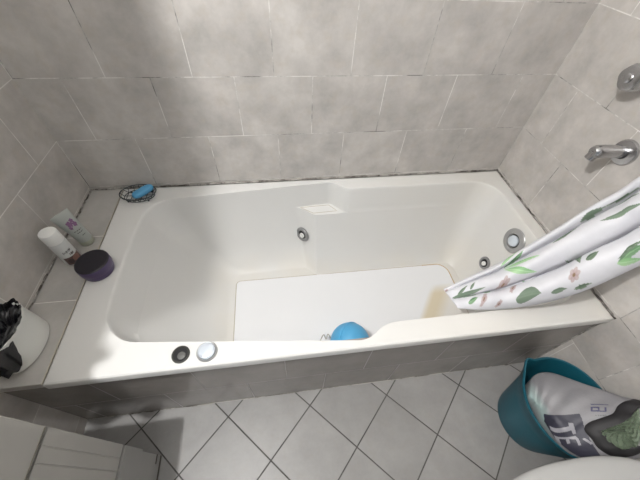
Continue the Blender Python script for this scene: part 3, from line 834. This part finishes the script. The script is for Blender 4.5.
#BAG-END
PB = bag_surface()
sg, vg = np.meshgrid(np.linspace(0, 1, GU), np.linspace(0, 1, GV), indexing='ij')
BAGPOLY = [
    ((0.03, 0.03, 0.05), [(0.047, 0.715), (0.412, 0.552), (0.437, 0.812), (0.495, 1.0), (0.323, 1.0), (0.204, 1.0), (0.0, 1.0)]),
    ((0.3, 0.3, 0.33), [(0.097, 0.921), (0.308, 0.732), (0.315, 0.686), (0.351, 0.674), (0.362, 0.778), (0.333, 0.803), (0.323, 0.766), (0.108, 0.979)]),
    ((0.3, 0.3, 0.33), [(0.147, 0.987), (0.351, 0.808), (0.366, 0.828), (0.376, 0.891), (0.355, 0.904), (0.344, 0.849), (0.29, 0.883), (0.297, 0.925), (0.272, 0.95), (0.262, 0.908), (0.201, 0.962), (0.229, 1.0), (0.219, 1.0), (0.172, 0.996)]),
    ((0.3, 0.3, 0.33), [(0.391, 0.82), (0.409, 0.803), (0.455, 0.845), (0.437, 0.858)]),
    ((0.05, 0.05, 0.12), [(0.505, 0.397), (0.613, 0.335), (0.609, 0.347), (0.502, 0.41)]),
    ((0.05, 0.05, 0.12), [(0.495, 0.439), (0.541, 0.414), (0.527, 0.481), (0.48, 0.502)]),
    ((0.245, 0.24, 0.255), [(0.502, 0.448), (0.527, 0.439), (0.523, 0.464), (0.491, 0.485)]),
    ((0.05, 0.05, 0.12), [(0.484, 0.49), (0.566, 0.448), (0.563, 0.464), (0.48, 0.502)]),
    ((0.05, 0.05, 0.12), [(0.57, 0.402), (0.581, 0.397), (0.566, 0.46), (0.556, 0.464)]),
    ((0.14, 0.14, 0.15), [(0.495, 0.536), (0.505, 0.527), (0.505, 0.54), (0.495, 0.544)]),
    ((0.14, 0.14, 0.15), [(0.509, 0.527), (0.52, 0.519), (0.516, 0.536), (0.509, 0.54)]),
    ((0.14, 0.14, 0.15), [(0.523, 0.519), (0.534, 0.515), (0.53, 0.527), (0.52, 0.536)]),
    ((0.14, 0.14, 0.15), [(0.538, 0.51), (0.548, 0.506), (0.545, 0.523), (0.534, 0.527)]),
    ((0.14, 0.14, 0.15), [(0.552, 0.502), (0.559, 0.502), (0.559, 0.515), (0.548, 0.519)]),
]
#BAGPOLY
bc = np.ones((GU, GV, 3))*np.array([.245, .24, .255])
bc *= (1+.05*np.sin(sg*23+vg*7))[..., None]
tint = np.clip((.16-sg)/.16, 0, 1)[..., None]; bc = bc*(1-tint)+np.array([.36, .47, .46])*tint
for col_, poly in BAGPOLY: bc[inpoly(sg, vg, poly)] = col_
vs = PB.reshape(-1, 3).tolist(); fs = grid_faces(GU, GV)
# skirt down into the bucket, shrinking towards its middle
bi = [(i, 0) for i in range(GU)] + [(GU-1, j) for j in range(1, GV)] + [(i, GV-1) for i in range(GU-2, -1, -1)] + [(0, j) for j in range(GV-2, 0, -1)]
idx = [i*GV+j for i, j in bi]; cols = bc.reshape(-1, 3).tolist(); prev = idx
for zf, k in ((.6, .90), (.25, .72), (0., .62)):
    cur = []
    for q in idx:
        p = vs[q]; nx, ny = bkx+(p[0]-bkx)*k, bky+(p[1]-bky)*k
        cur.append(len(vs)); vs.append([nx, ny, .10+(p[2]-.10)*zf]); cols.append([.36, .35, .36])
    for a in range(len(idx)): b_ = (a+1) % len(idx); fs.append((prev[a], prev[b_], cur[b_], cur[a]))
    prev = cur
fs.append(tuple(prev))
me = bpy.data.meshes.new('shopping_bag'); me.from_pydata(vs, [], fs); set_cols(me, np.array(cols))
bgo = thing('shopping_bag', 'crumpled white shopping bag with dark print stuffed in the teal bucket', 'bag', (bkx, bky, .1))
link('bag_body', me, M['bag'], bgo, 60)
BAND = [(0.907, 0.059), (0.785, 0.209), (0.713, 0.331), (0.642, 0.481), (0.548, 0.594), (0.487, 0.661), (0.466, 0.72), (0.491, 0.799), (0.52, 0.874), (0.573, 0.921), (0.642, 0.908), (0.685, 0.849)]
FILM = np.array([(0.789, 0.268), (0.72, 0.406), (0.624, 0.556), (0.538, 0.657), (0.484, 0.715), (0.495, 0.766), (0.523, 0.833), (0.57, 0.879), (0.634, 0.874), (0.685, 0.803)])
#BAND
def onbag(s, v, lift=0.):
    i = min(max(s, 0), 1)*(GU-1); j = min(max(v, 0), 1)*(GV-1); i0, j0 = int(i), int(j); i1, j1 = min(i0+1, GU-1), min(j0+1, GV-1); a, b = i-i0, j-j0
    p = PB[i0, j0]*(1-a)*(1-b)+PB[i1, j0]*a*(1-b)+PB[i0, j1]*(1-a)*b+PB[i1, j1]*a*b
    return (p[0]-lift*.3, p[1]-lift*.1, p[2]+lift)
if BAND:
    B2 = catmull(BAND, 70); bm = bmesh.new(); rows = []
    for k in range(len(B2)):
        t = B2[min(k+1, len(B2)-1)]-B2[max(k-1, 0)]; n = np.array([-t[1], t[0]]); n /= np.linalg.norm(n)+1e-9
        hw = .046
        rows.append([bm.verts.new(onbag(*(B2[k]+n*hw*q), l)) for q, l in ((-1, .002), (-.8, .006), (0, .007), (.8, .006), (1, .002))])
    for A_, B_ in zip(rows, rows[1:]):
        for i in range(4): bm.faces.new((A_[i], A_[i+1], B_[i+1], B_[i]))
    h = obj('bag_handle', bm, M['bandblk'], bgo, 60); h['label'] = 'black handle band of the bag'
if len(FILM):
    C = np.mean(FILM, axis=0); bm = bmesh.new(); rows = []
    D = catmull(list(FILM)+[FILM[0]], 61)[:60]
    for k in range(12):
        f = k/12; row = []
        for i, d in enumerate(D):
            q = C+(d-C)*(1-f); row.append(bm.verts.new(onbag(q[0], q[1], .003+.016*f**.6+.004*math.sin(i*1.1+k*1.7)*min(1, k/2))))
        rows.append(row)
    for A_, B_ in zip(rows, rows[1:]):
        for i in range(60): bm.faces.new((A_[i], A_[(i+1) % 60], B_[(i+1) % 60], B_[i]))
    bm.faces.new(rows[-1])
    fo = obj('plastic_film', bm, M['greenpl'], None, 60); tag(fo, 'crumpled pale green clear plastic showing inside the black band of the bag', 'plastic wrap')

tl = thing('toilet', 'white toilet with an open seat ring at the lower right', 'toilet', (-.345, -1.235, 0))
TCX, TCY = -.345, -1.236
def sup(a, b, z, n=80, e=2.5):
    out = []
    for i in range(n):
        t = 2*PI*i/n; c, s = math.cos(t), math.sin(t)
        out.append((TCX+a*math.copysign(abs(c)**(2/e), c), TCY+b*math.copysign(abs(s)**(2/e), s), z))
    return out
def loft(rings, cap=False):
    bm = bmesh.new(); V = [[bm.verts.new(p) for p in r] for r in rings]; n = len(V[0])
    for A_, B_ in zip(V, V[1:]):
        for i in range(n): bm.faces.new((A_[i], A_[(i+1) % n], B_[(i+1) % n], B_[i]))
    if cap: bm.faces.new(V[0]); bm.faces.new(V[-1])
    return bm
obj('toilet_bowl', loft([sup(.17, .10, 0), sup(.17, .10, .02), sup(.15, .09, .12), sup(.20, .125, .25), sup(.262, .168, .33), sup(.278, .178, .365), sup(.278, .178, .375), sup(.205, .125, .375), sup(.19, .115, .34), sup(.13, .08, .24), sup(.07, .05, .20)], True), M['ceramic_in'], tl, 50)
obj('toilet_seat', loft([sup(.274, .174, .377), sup(.288, .186, .379), sup(.291, .1885, .388), sup(.288, .186, .396), sup(.278, .177, .401), sup(.24, .145, .403), sup(.215, .132, .400), sup(.207, .124, .392), sup(.205, .122, .380), sup(.21, .128, .377)]), M['ceramic'], tl, 70)

# ------------------------------------------------------------------ light, sky, camera
w_ = bpy.data.worlds.new('world'); bpy.context.scene.world = w_; w_.use_nodes = True
w_.node_tree.nodes['Background'].inputs[0].default_value = (.88, .94, 1, 1)
w_.node_tree.nodes['Background'].inputs[1].default_value = .36
def lamp(name, kind, loc, energy, size, color=(1, 1, 1), target=None):
    L = bpy.data.lights.new(name, kind); L.energy = energy; L.color = color
    if kind == 'AREA': L.shape = 'DISK'; L.size = size
    else: L.shadow_soft_size = size
    o = bpy.data.objects.new(name, L); COL.objects.link(o); o.location = loc
    if target: o.rotation_euler = (Vector(target)-Vector(loc)).to_track_quat('-Z', 'Y').to_euler()
    return o
lamp('vanity_lamp', 'POINT', (-1.53, -1.0, 1.95), 90, .012, (1, .995, .985))

cam = bpy.data.cameras.new('camera'); cam.sensor_width = 36; cam.lens = 36*300.982/640; cam.clip_start = .02
co = bpy.data.objects.new('camera', cam); COL.objects.link(co)
Rm = Matrix(((.9905, .07186, -.11723), (-.12984, .76948, -.62533), (.04527, .63461, .7715)))
co.matrix_world = Matrix.Translation((-1.00071, -1.01597, 1.27873)) @ Rm.to_4x4()
bpy.context.scene.camera = co
vs_ = bpy.context.scene.view_settings; vs_.view_transform = 'Standard'; vs_.look = 'None'; vs_.exposure = -.2; vs_.gamma = 1.
